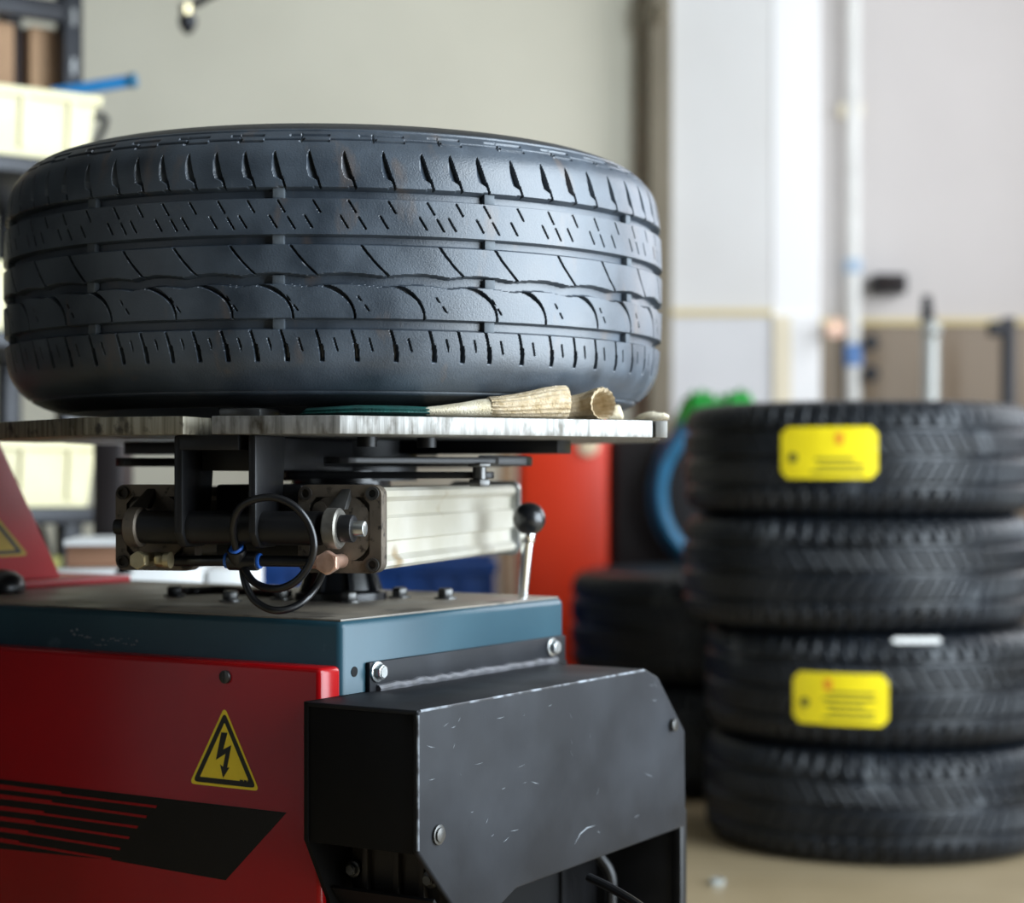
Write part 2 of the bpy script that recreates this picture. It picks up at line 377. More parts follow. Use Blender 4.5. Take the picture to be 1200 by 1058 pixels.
for k in range(11):                                              # tread wear bars, one in each groove
    a = -.064+k*2*PI/11
    if abs(((a+PI) % (2*PI))-PI) > 1.8: continue
    for tc_, hw, rr_ in ((.0553, .0040, .3287), (.0155, .0037, .3299), (-.0192, .0042, .3298), (-.0562, .0042, .3286)):
        fr = Matrix.Translation((TX, TY, TZ)) @ Matrix.Rotation(a, 4, 'Z')
        B(fr).box((-.005, -rr_+.0026, tc_-hw-.0004), (.005, -rr_+.010, tc_+hw+.0004), .0005).build('tread_wear_bar', 'rubber_dusty', tire)

# new tires of the stacks
NR = .31
def new_depth(T, t):
    d = np.zeros_like(T)
    for c, hw in ((.047, .0045), (0, .005), (-.047, .0045)): d = np.maximum(d, .008*slit(t-c, hw, .002))
    x = T*NR; p = 2*PI*NR/64
    a = (x+np.where(t > 0, t, -t)*.55) % p
    d = np.maximum(d, .006*edge(.0022-np.abs(a-p*.3), .0015)*band(np.abs(t), .008, .085, .004))
    a2 = (x+np.where(t > 0, t, -t)*.55+p/2) % p
    d = np.maximum(d, .004*edge(.0014-np.abs(a2-p*.3), .0015)*band(np.abs(t), .012, .042, .004))
    d = np.maximum(d, .007*edge(.003-np.abs((x % p)-p*.5), .002)*band(np.abs(t), .056, .092, .006))
    return d
upn = [(0, .310), (.04, .3095), (.065, .3075), (.078, .303), (.087, .295), (.0935, .282), (.0965, .262), (.0945, .242), (.088, .222), (.082, .203), (.080, .195), (.070, .193)]
profn = [(-a, b) for a, b in upn[::-1]][:-1]+upn
innn = [(.070, .193), (.068, .205), (.080, .235), (.084, .26), (.078, .285), (.06, .297), (0, .299)]
innn = innn+[(-a, b) for a, b in innn[::-1]][1:]
def make_new_tire(label, group):
    t = thing('new_tire', label, 'tire', Matrix(), group)
    Qn, sn = spline(profn, 0); hn = len(Qn)//2
    k1 = next(k for k in range(hn, len(Qn)) if Qn[k, 0] >= .0925); k0 = next(k for k in range(hn, -1, -1) if Qn[k, 0] <= -.0925)
    surf('tread', resample(Qn, sn, np.linspace(sn[k0], sn[k1], 130)), np.linspace(-PI, PI, 1024, endpoint=False), new_depth, 'rubber_new', t, 0)
    surf('sidewall', resample(Qn, sn, np.linspace(sn[k1], sn[-1], 24)), np.linspace(-PI, PI, 160, endpoint=False), None, 'rubber_new', t, 0)
    surf('sidewall', resample(Qn, sn, np.linspace(0, sn[k0], 24)), np.linspace(-PI, PI, 160, endpoint=False), None, 'rubber_new', t, 0)
    Qi, si = spline(innn, 0)
    surf('inner_liner', resample(Qi, si, np.linspace(0, si[-1], 40)), np.linspace(-PI, PI, 160, endpoint=False), None, 'rubber_new', t, 0)
    return t
spots = [(.622, 3.47, .0965+.193*3+.004, .2, 'new tire on top of the tall stack, with a yellow label', 'tires in the tall stack'),
         (.620, 3.47, .0965+.193*2+.003, .9, 'new unlabelled tire second from the top of the tall stack', 'tires in the tall stack'),
         (.662, 3.47, .0965+.193+.0015, 1.7, 'new tire with yellow label, third down in the tall stack', 'tires in the tall stack'),
         (.660, 3.47, .0965, 2.6, 'new tire lying on the tan floor at the bottom of the tall stack', 'tires in the tall stack'),
         (.437, 4.13, .0965*1.16, .5, 'dark tire on the floor behind the tall stack, lower of two', 'tires in the low stack'),
         (.437, 4.13, .0965*1.16*3+.001, 1.1, 'dark tire in front of the red cabinet, upper of the two behind the tall stack', 'tires in the low stack')]
NT = []
for k, (x, y, z, a, lab, g) in enumerate(spots):
    o = make_new_tire(lab, g) if k == 0 else copy_tree(NT[0])
    o['label'] = lab; o['group'] = g
    o.matrix_world = Mxy((x, y), a, z) @ Matrix.Diagonal((1, 1, 1.16 if k > 3 else 1, 1)); NT.append(o)
def curved_patch(name, R, cx, hw, z0, z1, m, parent, cut=.012, rise=0):
    """paper strip wrapped on the tread; cx = arc angle of its middle seen from the tire's axis (0 faces -Y), placed in world angles"""
    b = B(); n = 14; cols = []
    for i in range(n+1):
        f = i/n*2-1; a = cx+f*hw/R; e_ = max(0, abs(f)*hw-(hw-cut)); dz = cut-math.sqrt(max(0, cut*cut-e_*e_)) if e_ else 0
        cols.append([b.bm.verts.new((rr*math.sin(a), -rr*math.cos(a), zz+rise*f)) for rr, zz in ((R, z0+dz), (R, z1-dz), (R-.0012, z1-dz), (R-.0012, z0+dz))])
    fs = []
    for A, D in zip(cols, cols[1:]):
        for k in range(4): fs.append(b.bm.faces.new((A[k], D[k], D[(k+1) % 4], A[(k+1) % 4])))
    fs += [b.bm.faces.new(cols[0]), b.bm.faces.new(cols[-1][::-1])]
    bmesh.ops.recalc_face_normals(b.bm, faces=fs)
    me = bpy.data.meshes.new(name); b.bm.to_mesh(me); b.bm.free(); me.materials.append(MATS[m])
    o = bpy.data.objects.new(name, me); C.objects.link(o); o.parent = parent
    return o
for ti, (cx, lines, zc_) in enumerate(((-.325, 3, .008), (-.395, 5, -.012))):
    t = NT[ti*2]; ang = spots[ti*2][3]
    lb = curved_patch('paper_label', NR+.0022, cx, .0815, -.043+zc_, .043+zc_, 'label_yellow', t); lb.rotation_euler.z = -ang
    for k in range(lines):
        curved_patch('printed_line', NR+.0028, cx+.05+.02*math.sin(k*2.1), .045-.006*(k % 3), -.034+zc_+k*.0105, -.0295+zc_+k*.0105, 'label_print', lb, .001)
    curved_patch('printed_mark', NR+.0028, cx-.19, .008, -.016+zc_, 0+zc_, 'label_print', lb, .006)
    curved_patch('printed_mark', NR+.0028, cx-.06+.12*(1-ti), .007, .014+zc_, .033+zc_, 'label_red', lb, .003)
wt = curved_patch('paper_tag', NR-.006, .02, .042, .082, .0915, 'paper_white', NT[2], .004); wt.rotation_euler.z = -spots[2][3]

# ---------------------------------------------------------------- the tire changer
U = Vector((.528, .849, 0)); CO = Vector((-.146, 1.645, 0)); MA = math.atan2(.849, .528)
MF = Mxy(CO, MA); MI = MF.inverted()
def ray(px, py): return Vector(((px-600)/F, 1, (HY-py)/F))
def hit(px, py, axis, val):
    """where the line of sight meets the machine-frame plane axis = val (gives machine coordinates)"""
    o = MI @ Vector((0, 0, H)); d = MI.to_3x3() @ ray(px, py); k = (val-o[axis])/d[axis]; return o+d*k
ZB = H-.125
tc = thing('tire_changer', 'red and grey tire changing machine with clamped turntable and air cylinders', 'tire changer', MF)
# housing
b = B(MF); b.box((0, 0, .05), (.378, .86, ZB), .007, 3); base = b.build('base_housing', 'teal_paint', tc)
B(MF).box((.004, .004, ZB-.001), (.374, .856, ZB+.0012), .001).build('deck_plate', 'deck_dirty', base)
def bolt(frame, p, ax, r, h, m, parent, washer=0, n=6, name='bolt', slot=False):
    p = Vector(p); ax = Vector(ax).normalized(); q = B(frame)
    if washer: q.cyl(p-ax*.001, p+ax*.0022, r*1.35, n=20, bev=.0005)
    q.cyl(p+ax*(.002 if washer else -.001), p+ax*h, r, n=n, bev=r*.1)
    if n == 6: q.cyl(p+ax*(h-.0002), p+ax*(h+.0008), r*.78, r*.7, n=20)
    o = q.build(name, m, parent)
    if slot:
        s_ = ax.orthogonal().normalized(); k = ax.cross(s_); B(frame).prism([p+ax*(h+.0001)+s_*.0008*a+k*r*.9*c for a, c in ((1, 1), (-1, 1), (-1, -1), (1, -1))], ax*.0004).build('slot', 'black_print', o) if False else None
    return o
for px, py in ((270, 706), (205, 700), (522, 703)):
    h_ = hit(px, py, 2, ZB); bolt(MF, (h_.x, h_.y, ZB+.001), (0, 0, 1), .0085, .010, 'dark_steel' if px > 210 else 'black_steel', base, 1)
h_ = hit(415, 787, 1, 0)
B(MF).cyl((h_.x, -.0006, h_.z), (h_.x, .004, h_.z), .0045).build('bolt_hole', 'guard_dark', base)
rc_ = random.Random(5); ch = B(MF)
for k in range(26):
    t_ = k/25; x_ = 84+t_*76; y_ = 738+14*min(1, t_*3)+rc_.uniform(-4, 4); w_ = rc_.uniform(.8, 2.6); h2 = rc_.uniform(.5, 2)
    ch.prism([hit(x_+a, y_+c, 0, -.0003) for a, c in ((-w_, 0), (0, -h2), (w_, h2*.3), (0, h2))], (.0004, 0, 0))
ch.build('paint_chips', 'scratch', base, smooth=0)
# red side panel (a 30 mm deep tray) with its decals
PT = .030; zt = hit(385, 784, 0, -PT).z
pan = B(MF).box((-PT, .0, .07), (0, .80, zt), .005, 3).build('side_panel', 'red_paint', tc)
def on_panel(pts, eps): return [hit(x, y, 0, -PT-eps) for x, y in pts]
def decal(name, pts, m, parent, eps, th_=.0002):
    return B(MF).prism(on_panel(pts, eps), (th_, 0, 0)).build(name, m, parent, smooth=0)
def round_poly(P, r, n=6):
    P = [Vector(p) for p in P]; out = []
    for i, p in enumerate(P):
        a = (P[i-1]-p); c = (P[(i+1) % len(P)]-p); q0 = p+a.normalized()*r; q1 = p+c.normalized()*r
        for k in range(n+1): t = k/n; out.append(q0*(1-t)**2+p*2*t*(1-t)+q1*t*t)
    return out
def c6(x, y): return (x/2.8, 680+y/2.8)
blk = decal('stripe_decal', [c6(*p) for p in ((-420, 606), (0, 652), (940, 762), (740, 984), (370, 918), (0, 880), (-420, 838))], 'decal_black', tc, .0003)
for y0, y1, xm_, ym, xe, ye in ((668, 688, 200, 708, 515, 743), (704, 720, 170, 736, 482, 776), (741, 757, 143, 771, 453, 810), (778, 793, 115, 802, 425, 845), (815, 829, 92, 836, 395, 881), (850, 862, 62, 868, 366, 915)):
    k_ = (ye-y0)/xe*.86
    th0 = (y1-y0)
    P = [(-420, y0-420*k_), (xm_, ym-14), (xm_, ym-8), (xe, ye-4), (xe-4, ye+4), (xm_, ym), (xm_-2, ym), (-420, y1-420*k_)]
    decal('red_stripe', [c6(*p) for p in P], 'decal_red', blk, .0006)
tri = [(263, 828), (304, 927), (222, 918)]
def offs(P, d):
    c = [sum(p[0] for p in P)/3, sum(p[1] for p in P)/3]; return [(c[0]+(p[0]-c[0])*d, c[1]+(p[1]-c[1])*d) for p in P]
def tri_decal(name, P, m, parent, eps, r): 
    Q_ = round_poly(on_panel(P, eps), r); return B(MF).prism(Q_, (.0002, 0, 0)).build(name, m, parent, smooth=0)
wl = tri_decal('warning_label', tri, 'yellow_print', tc, .0003, .006)
tri_decal('warning_border', offs(tri, .90), 'black_print', wl, .0006, .0055)
tri_decal('warning_field', offs(tri, .70), 'yellow_print', wl, .0009, .001)
def c8(x, y): return (200+x/4.407, 810+y/4.408)
decal('lightning_arrow', [c8(*p) for p in ((261, 212), (293, 214), (271, 300), (313, 278), (291, 394), (303, 394), (270, 447), (255, 378), (270, 390), (283, 322), (233, 354))], 'black_print', wl, .0012)
for a_, c_ in ((357, 374), (378, 392), (396, 410)): decal('printed_code', [c8(*p) for p in ((a_, 456+(a_-357)*.1), (c_, 457+(c_-357)*.1), (c_, 466+(c_-357)*.1), (a_, 465+(a_-357)*.1))], 'black_print', wl, .0012)
h_ = hit(265, 793, 0, -PT); sc = bolt(MF, h_, (-1, 0, 0), .0058, .003, 'dark_steel', tc, 0, 20, 'panel_screw')
B(MF).box((h_.x-.0034, h_.y-.0006, h_.z-.005), (h_.x-.0028, h_.y+.0006, h_.z+.005)).build('screw_slot', 'black_print', sc)
# black guard over the drive
GU, GV = -.052, -.1157; GT = H-.1885
def gf(px, py): h_ = hit(px, py, 1, GV); return (h_.x, h_.z)
tl = (GU, GT)
fp = [(GU, GT), (gf(757, 779)[0], GT), gf(772, 793), gf(803, 856), gf(804, 968), gf(640, 1033), (gf(640, 1033)[0]-.17, gf(640, 1033)[1]-.022), gf(531, 1062), gf(491, 1000)]
fp[5] = (fp[5][0], fp[4][1]-.004); fp[6] = (.05, fp[4][1]-.008)
fp[7] = (gf(531, 1062)[0], gf(531, 1062)[1])
zlow = fp[8][1]
gp = [fp[0], fp[1], fp[2], fp[3], fp[4], (fp[7][0]+.10, fp[4][1]-.004), (fp[7][0]+.03, fp[7][1]-.03), fp[7], (GU, zlow)]
gd = B(MF).prism([(x, GV, z) for x, z in gp], (0, .006, 0), .0026, 3).build('guard_cover', 'guard_steel', tc)
q = B(MF); ue = gp[1][0]
q.prism([(GU, GV+.001, GT), (GU, 0, GT), (ue, 0, GT), (ue, GV+.001, GT)], (0, 0, -.004), .0012)
q.build('guard_top', 'guard_steel', gd)
q = B(MF); q.prism([(gp[1][0], GV+.002, GT-.002), (gp[2][0], GV+.002, gp[2][1]-.002), (gp[3][0], GV+.002, gp[3][1]), (gp[4][0], GV+.002, gp[4][1]), (gp[4][0]-.004, GV+.002, gp[4][1]), (gp[3][0]-.004, GV+.002, gp[3][1]), (gp[2][0]-.003, GV+.002, gp[2][1]-.006), (gp[1][0], GV+.002, GT-.006)], (0, -GV-.004, 0)).build('guard_end', 'guard_steel', gd)
B(MF).prism([(GU+.0015, GV+.004, GT-.003), (GU+.0015, 0, GT-.003), (GU+.0015, 0, zlow-.002), (GU+.0015, GV+.004, zlow-.002)], (.004, 0, 0), .0008).build('guard_front', 'guard_dark', gd)  # side turned from the doorway; its shade is put into the near-black colour
# its back plate, cut at a slant; extended in black as shade over the housing
B(MF).prism([(GU, -.004, GT), (.376, -.004, GT), (.376, -.004, .06), (GU+.06, -.004, .06), (GU+.03, -.004, zlow-.055), (GU, -.004, zlow)], (0, .004, 0)).build('guard_back', 'guard_dark', gd)
# folded lip that shows as the dark sloping plate in the opening
B(MF).prism([(GU+.055, GV+.006, zlow-.078), (GU+.055, -.006, zlow-.078), (GU+.03, -.006, zlow-.045), (GU+.03, GV+.006, zlow-.045)], (.002, 0, .002)).build('guard_lip', 'guard_dark', gd)
# gearbox casting behind the opening
gb = B(MF).box((GU+.05, GV+.012, zlow-.06), (GU+.12, -.01, zlow+.05), .006).build('gearbox', 'cast_dark', tc)
for v_ in (-.088, -.062, -.03): B(MF).box((GU+.044, v_-.003, zlow-.055), (GU+.052, v_+.003, zlow+.03), .001).build('casting_rib', 'cast_dark', gb)
for px, py in ((415, 1018), (505, 1030)):
    h_ = hit(px, py, 0, GU+.046); bolt(MF, h_, (-1, 0, 0), .0055, .006, 'dark_steel', gb, 1)
h_ = hit(513, 978, 1, GV); bolt(MF, h_, (0, -1, 0), .0062, .004, 'dark_steel', gd, 1, 20, 'guard_screw')
h_ = hit(787, 849, 1, GV); bolt(MF, h_, (0, -1, 0), .0062, .005, 'dark_steel', gd, 0, 20, 'guard_screw')
# mounting strip with weld and two bolts
a0 = hit(428, 776, 1, 0); a1 = hit(658, 750, 1, 0)
ms = B(MF).box((a0.x, -.005, GT-.002), (a1.x, 0, a0.z), .0012).build('mounting_strip', 'guard_steel', tc)
q = B(MF); rnd = random.Random(4)
q.tube([(a0.x+.01+i*.009, -.0055-rnd.random()*.001, GT+.001+rnd.random()*.002) for i in range(int((a1.x-a0.x-.02)/.009))], .0042, 8, 3); q.build('weld_bead', 'weld_grey', gd)
for px, py in ((441, 787), (646, 758)):
    h_ = hit(px, py, 1, -.005); bolt(MF, h_, (0, -1, 0), .0068, .008, 'bright_steel', ms, 1)
q = B(MF); q.tube([(GU+.001, GV+.001, GT-.004-k*(GT-zlow-.006)/10) for k in range(11)], .0013, 8, 2); q.build('worn_edge', 'edge_wear', gd)
q = B(MF); q.tube([(GU+.004+k*(ue-GU-.006)/20, GV+.0012, GT-.0012) for k in range(21)], .0013, 8, 2); q.build('worn_edge', 'edge_wear', gd)
rs_ = random.Random(11)
def scratch(pts, w_):
    P = [hit(x, y, 1, GV-.0001) for x, y in pts]; a_ = [p+Vector((0, 0, w_)) for p in P[1:-1]]; c_ = [p-Vector((0, 0, w_)) for p in P[1:-1]]
    B(MF).prism([P[0]]+a_+[P[-1]]+c_[::-1], (0, .0002, 0)).build('scratch', 'scratch', gd, smooth=0)
scratch([(673, 990), (680, 977), (688, 970), (698, 967)], .0006)
for k in range(34):
    x_ = rs_.uniform(500, 770); y_ = rs_.uniform(840-(x_-500)*.16, 1000-(x_-500)*.08); l_ = rs_.uniform(3, 11); a_ = rs_.choice([-.6, -.5, -1.2, .3, 1.4, -.3])+rs_.uniform(-.2, .2)
    dx, dy = l_*math.cos(a_), l_*math.sin(a_); scratch([(x_, y_), (x_+dx*.5, y_+dy*.5+.4), (x_+dx, y_+dy)], rs_.uniform(.00012, .00032))
# black stand and pedal linkage under the guard
st = B(MF); st.box((.43, -.10, .0), (.436, .00, .30), .001); st.box((.36, -.008, .0), (.43, -.002, .29)); st.box((.428, -.108, 0), (.442, -.096, .31), .002); st.build('pedal_stand', 'black_steel', tc)
B().tube([at(690, 1028, 1.72), at(715, 1040, 1.70), at(745, 1058, 1.68), at(780, 1085, 1.66)], .004).build('pedal_cable', 'black_rubber', tc)
B().tube([at(700, 1000, 1.95), at(715, 1025, 1.95), at(716, 1065, 1.95), at(716, 1200, 1.95)], .006).build('pedal_rod', 'black_steel', tc)
# red column foot with gusset at the rear left
PV = .60
cf = B(MF).box((.0, .565, ZB+.001), (.345, .80, ZB+.009), .002).build('column_foot', 'red_matte', tc)
gu = hit(72, 683, 1, PV); gt_ = hit(0, 525, 1, PV)
sl_ = (gt_.x-gu.x)/(gt_.z-gu.z)
gs = B(MF).prism([(-.02, PV, ZB+.009), (gu.x, PV, ZB+.009), (gu.x+sl_*.165, PV, ZB+.174), (-.02, PV, ZB+.174)], (0, .012, 0), .002).build('column_gusset', 'red_matte', tc)
B(MF).box((-.02, .66, ZB+.009), (.06, .80, .715), .006).build('column_post', 'red_matte', tc)
def on_g(P, eps): return [hit(x, y, 1, PV-eps) for x, y in P]
t2 = [(-22, 582), (34, 651), (-60, 656)]
yl = B(MF).prism(round_poly(on_g(t2, .0003), .008), (0, .0002, 0)).build('warning_label', 'yellow_dull', tc, smooth=0)
B(MF).prism(round_poly(on_g(offs(t2, .86), .0006), .006), (0, .0002, 0)).build('warning_border', 'black_print', yl, smooth=0)
B(MF).prism(round_poly(on_g(offs(t2, .70), .0009), .003), (0, .0002, 0)).build('warning_field', 'yellow_dull', yl, smooth=0)
p_ = at(2, 681, 2.02); B().loft([(p_+Vector((x, 0, z)), (r, 0, 0), (0, r, 0)) for x, z, r in ((0, -.011, .024), (0, -.004, .025), (0, .004, .022), (0, .010, .014), (0, .0125, .004))]).build('rubber_bumper', 'black_rubber', tc)
h_ = hit(145, 680, 2, ZB); bolt(MF, (h_.x, h_.y, ZB+.009), (0, 0, 1), .008, .008, 'black_steel', cf, 1)
# shift lever
lv = at(613, 703, 1.955); lk = at(620, 608, 1.95)
lever = B().cyl((lv.x, lv.y, ZB), lk, .0048, .0068, 20).build('shift_lever', 'chrome', tc)
B().ball(lk, .0168, u=32, v=20).build('ball_knob', 'black_cast', lever)
B().cyl(lk+(lv-lk).normalized()*.024, lk+(lv-lk).normalized()*.014, .0075, .0085, 20, .001).build('knob_collar', 'chrome', lever)

# ---- turntable: frame x = sideways, y = away from the eye along the cylinders, origin on the shaft
SH = Vector((-.172, 1.96, 0)); TA = -math.radians(15.07)
TF = Mxy(SH, TA); TI = TF.inverted()
ZP1 = H+.050; ZP0 = H+.0345
hb = B(Matrix.Translation((-.172, 1.93, 0))).lathe([(.046, ZB+.001), (.046, ZB+.008), (.043, ZB+.010), (.036, ZB+.011), (.031, ZB+.03), (.027, ZB+.05), (.030, ZB+.08), (.05, ZB+.10), (.05, ZP0-.03)], (0, 0, 0), (0, 0, 1)).build('pedestal', 'black_cast', tc)
for k in range(8):
    a = k*PI/4+.35; fr = Matrix.Translation((-.172, 1.93, 0)) @ Matrix.Rotation(a, 4, 'Z')
    B(fr).prism([(.025, -.0025, ZB+.010), (.043, -.0025, ZB+.010), (.029, -.0025, ZB+.05), (.022, -.0025, ZB+.05)], (0, .005, 0)).build('pedestal_rib', 'black_cast', hb)
for k in range(4):
    a = -1.35+k*PI/2; bolt(Matrix(), (-.172+.052*math.cos(a)*1.15, 1.93+.052*math.sin(a)*1.15, ZB+.001), (0, 0, 1), .0085, .010, 'dark_steel', hb, 1)
# four table plates with slots between them
oct_ = [(.0125, -.352), (.124, -.346), (.338, -.128), (.332, -.014), (.014, -.014)]
def edge_pt(px, z, py_): pass
tt = B(TF)
plates = []
for k in range(4):
    fr = TF @ Matrix.Rotation(k*PI/2, 4, 'Z')
    P = [(.0125, -.356), (.124, -.348), (.345, -.128), (.322, -.0125), (.0125, -.0125)]
    if k == 1: P = [(.0125, -.325), (.124, -.300), (.29, -.136), (.320, -.0125), (.0125, -.0125)]
    if k == 3: P = [(.0125, -.33), (.10, -.345), (.205, -.292), (.30, -.20), (.356, -.0125), (.0125, -.0125)]
    if k == 3: P = [(.0125, -.340), (.14, -.34), (.20, -.30), (.345, -.112), (.358, -.0125), (.0125, -.0125)]
    o = B(fr).prism([(x, y, ZP0) for x, y in P], (0, 0, ZP1-ZP0), .0008).build('turntable_plate', 'plate_dirty' if k == 3 else 'plate_alu', tc)
    plates.append(o)
    # jaw slide under each slot
    fr2 = TF @ Matrix.Rotation(k*PI/2, 4, 'Z')
    B(fr2).box((-.028, -.232 if k else -.335, ZP0-.013), (.028, -.06, ZP0), .001).build('jaw_slide', 'black_steel', tc)
    B(fr2).prism([(-.016, -.232, ZP1), (.016, -.232, ZP1), (.016, -.195, ZP1), (-.016, -.195, ZP1)], (0, 0, .0066), .001).build('jaw_pad', 'black_steel', tc) if k != 9 else None
B(TF).cyl((0, 0, ZP0-.04), (0, 0, ZP0), .075, n=40).build('turntable_hub', 'black_steel', tc)
# end strip beyond the dark slot at the right corner
B(TF).prism([(.3462, -.118, ZP0), (.3560, -.114, ZP0), (.350, -.085, ZP0), (.330, -.085, ZP0)], (0, 0, ZP1-ZP0), .0006).build('plate_end_strip', 'plate_alu', plates[0])
B(TF).box((-.005, -.302, ZP1), (.034, -.255, ZP1+.0085), .002).build('clamp_jaw', 'dark_steel', tc)
# cam plate and link bars
cp = B(TF @ Matrix.Rotation(.5, 4, 'Z')); cp.prism([(x, z, H+.0085) for x, z in rsq(.150, .05)], (0, 0, .009), .0015); cam_ = cp.build('cam_plate', 'black_steel', tc)
B().prism([(*at(560, 0, 1.80).xy, H+.009), (*at(618, 0, 1.85).xy, H+.009), (*at(624, 0, 1.90).xy, H+.009), (*at(560, 0, 1.92).xy, H+.009)], (0, 0, .010), .002).build('link_end', 'black_steel', cam_)
def bar(p0, p1, w_, z0, z1, name, m, parent):
    p0 = Vector(p0).to_2d(); p1 = Vector(p1).to_2d(); d = (p1-p0).normalized(); n_ = Vector((-d.y, d.x))*w_; P = []
    for c, s0 in ((p1, -PI/2), (p0, PI/2)):
        for k in range(9): a = s0+PI*k/8; P.append(c+d*w_*math.cos(a)+n_*math.sin(a))
    return B().prism([(p.x, p.y, z0) for p in P], (0, 0, z1-z0), .0012).build(name, m, parent)
bar(at(405, 0, 1.72), at(560, 0, 1.80), .020, H+.0105, H+.0165, 'link_bar', 'black_steel', tc)
bar(at(350, 0, 1.80), at(563, 0, 1.80), .013, H-.003, H+.0035, 'link_bar', 'black_steel', tc)
lb_ = bar(at(160, 0, 1.86), at(300, 0, 1.90), .02, H+.0085, H+.017, 'link_bar', 'black_steel', tc)
p_ = at(562, 560, 1.785)
q = B(); q.cyl(p_+Vector((0, 0, -.008)), p_+Vector((0, 0, -.001)), .011, n=6, bev=.001); q.cyl(p_+Vector((0, 0, -.001)), p_+Vector((0, 0, .011)), .0065); q.cyl(p_+Vector((0, 0, .010)), p_+Vector((0, 0, .014)), .012, n=6, bev=.001); q.build('link_bolt', 'dark_steel', tc)
for px, Y in ((245, 1.66), (300, 1.66), (430, 1.72), (500, 1.76)):
    p_ = at(px, 513, Y); B().cyl((p_.x, Y, ZP0-.009), (p_.x, Y, ZP0), .009, n=16).build('slide_stud', 'black_steel', tc)
# two hanging brackets with the cross tube through them
CZ = H-.046
for q_, w_ in ((-.028, .0085), (.040, .0075)):
    P = [(-.335, ZP0), (-.265, ZP0), (-.272, H-.02), (-.285, H-.062), (-.325, H-.062), (-.335, H-.050)]
    B(TF).prism([(q_-w_/2, y, z) for y, z in P], (w_, 0, 0), .0025).build('hanging_bracket', 'black_steel', tc)
B(TF).cyl((-.078, -.316, CZ+.001), (.095, -.316, CZ+.001), .0145, n=28).build('cross_tube', 'black_steel', tc)
B(TF).box((-.022, -.27, H-.078), (.060, -.07, H-.008), .003).build('shade_block', 'black_steel', tc)  # black filler blocks standing in for the deep shade between the brackets
B(TF).box((-.022, -.30, H+.004), (.036, -.07, H+.0335), .002).build('shade_block', 'black_steel', tc)
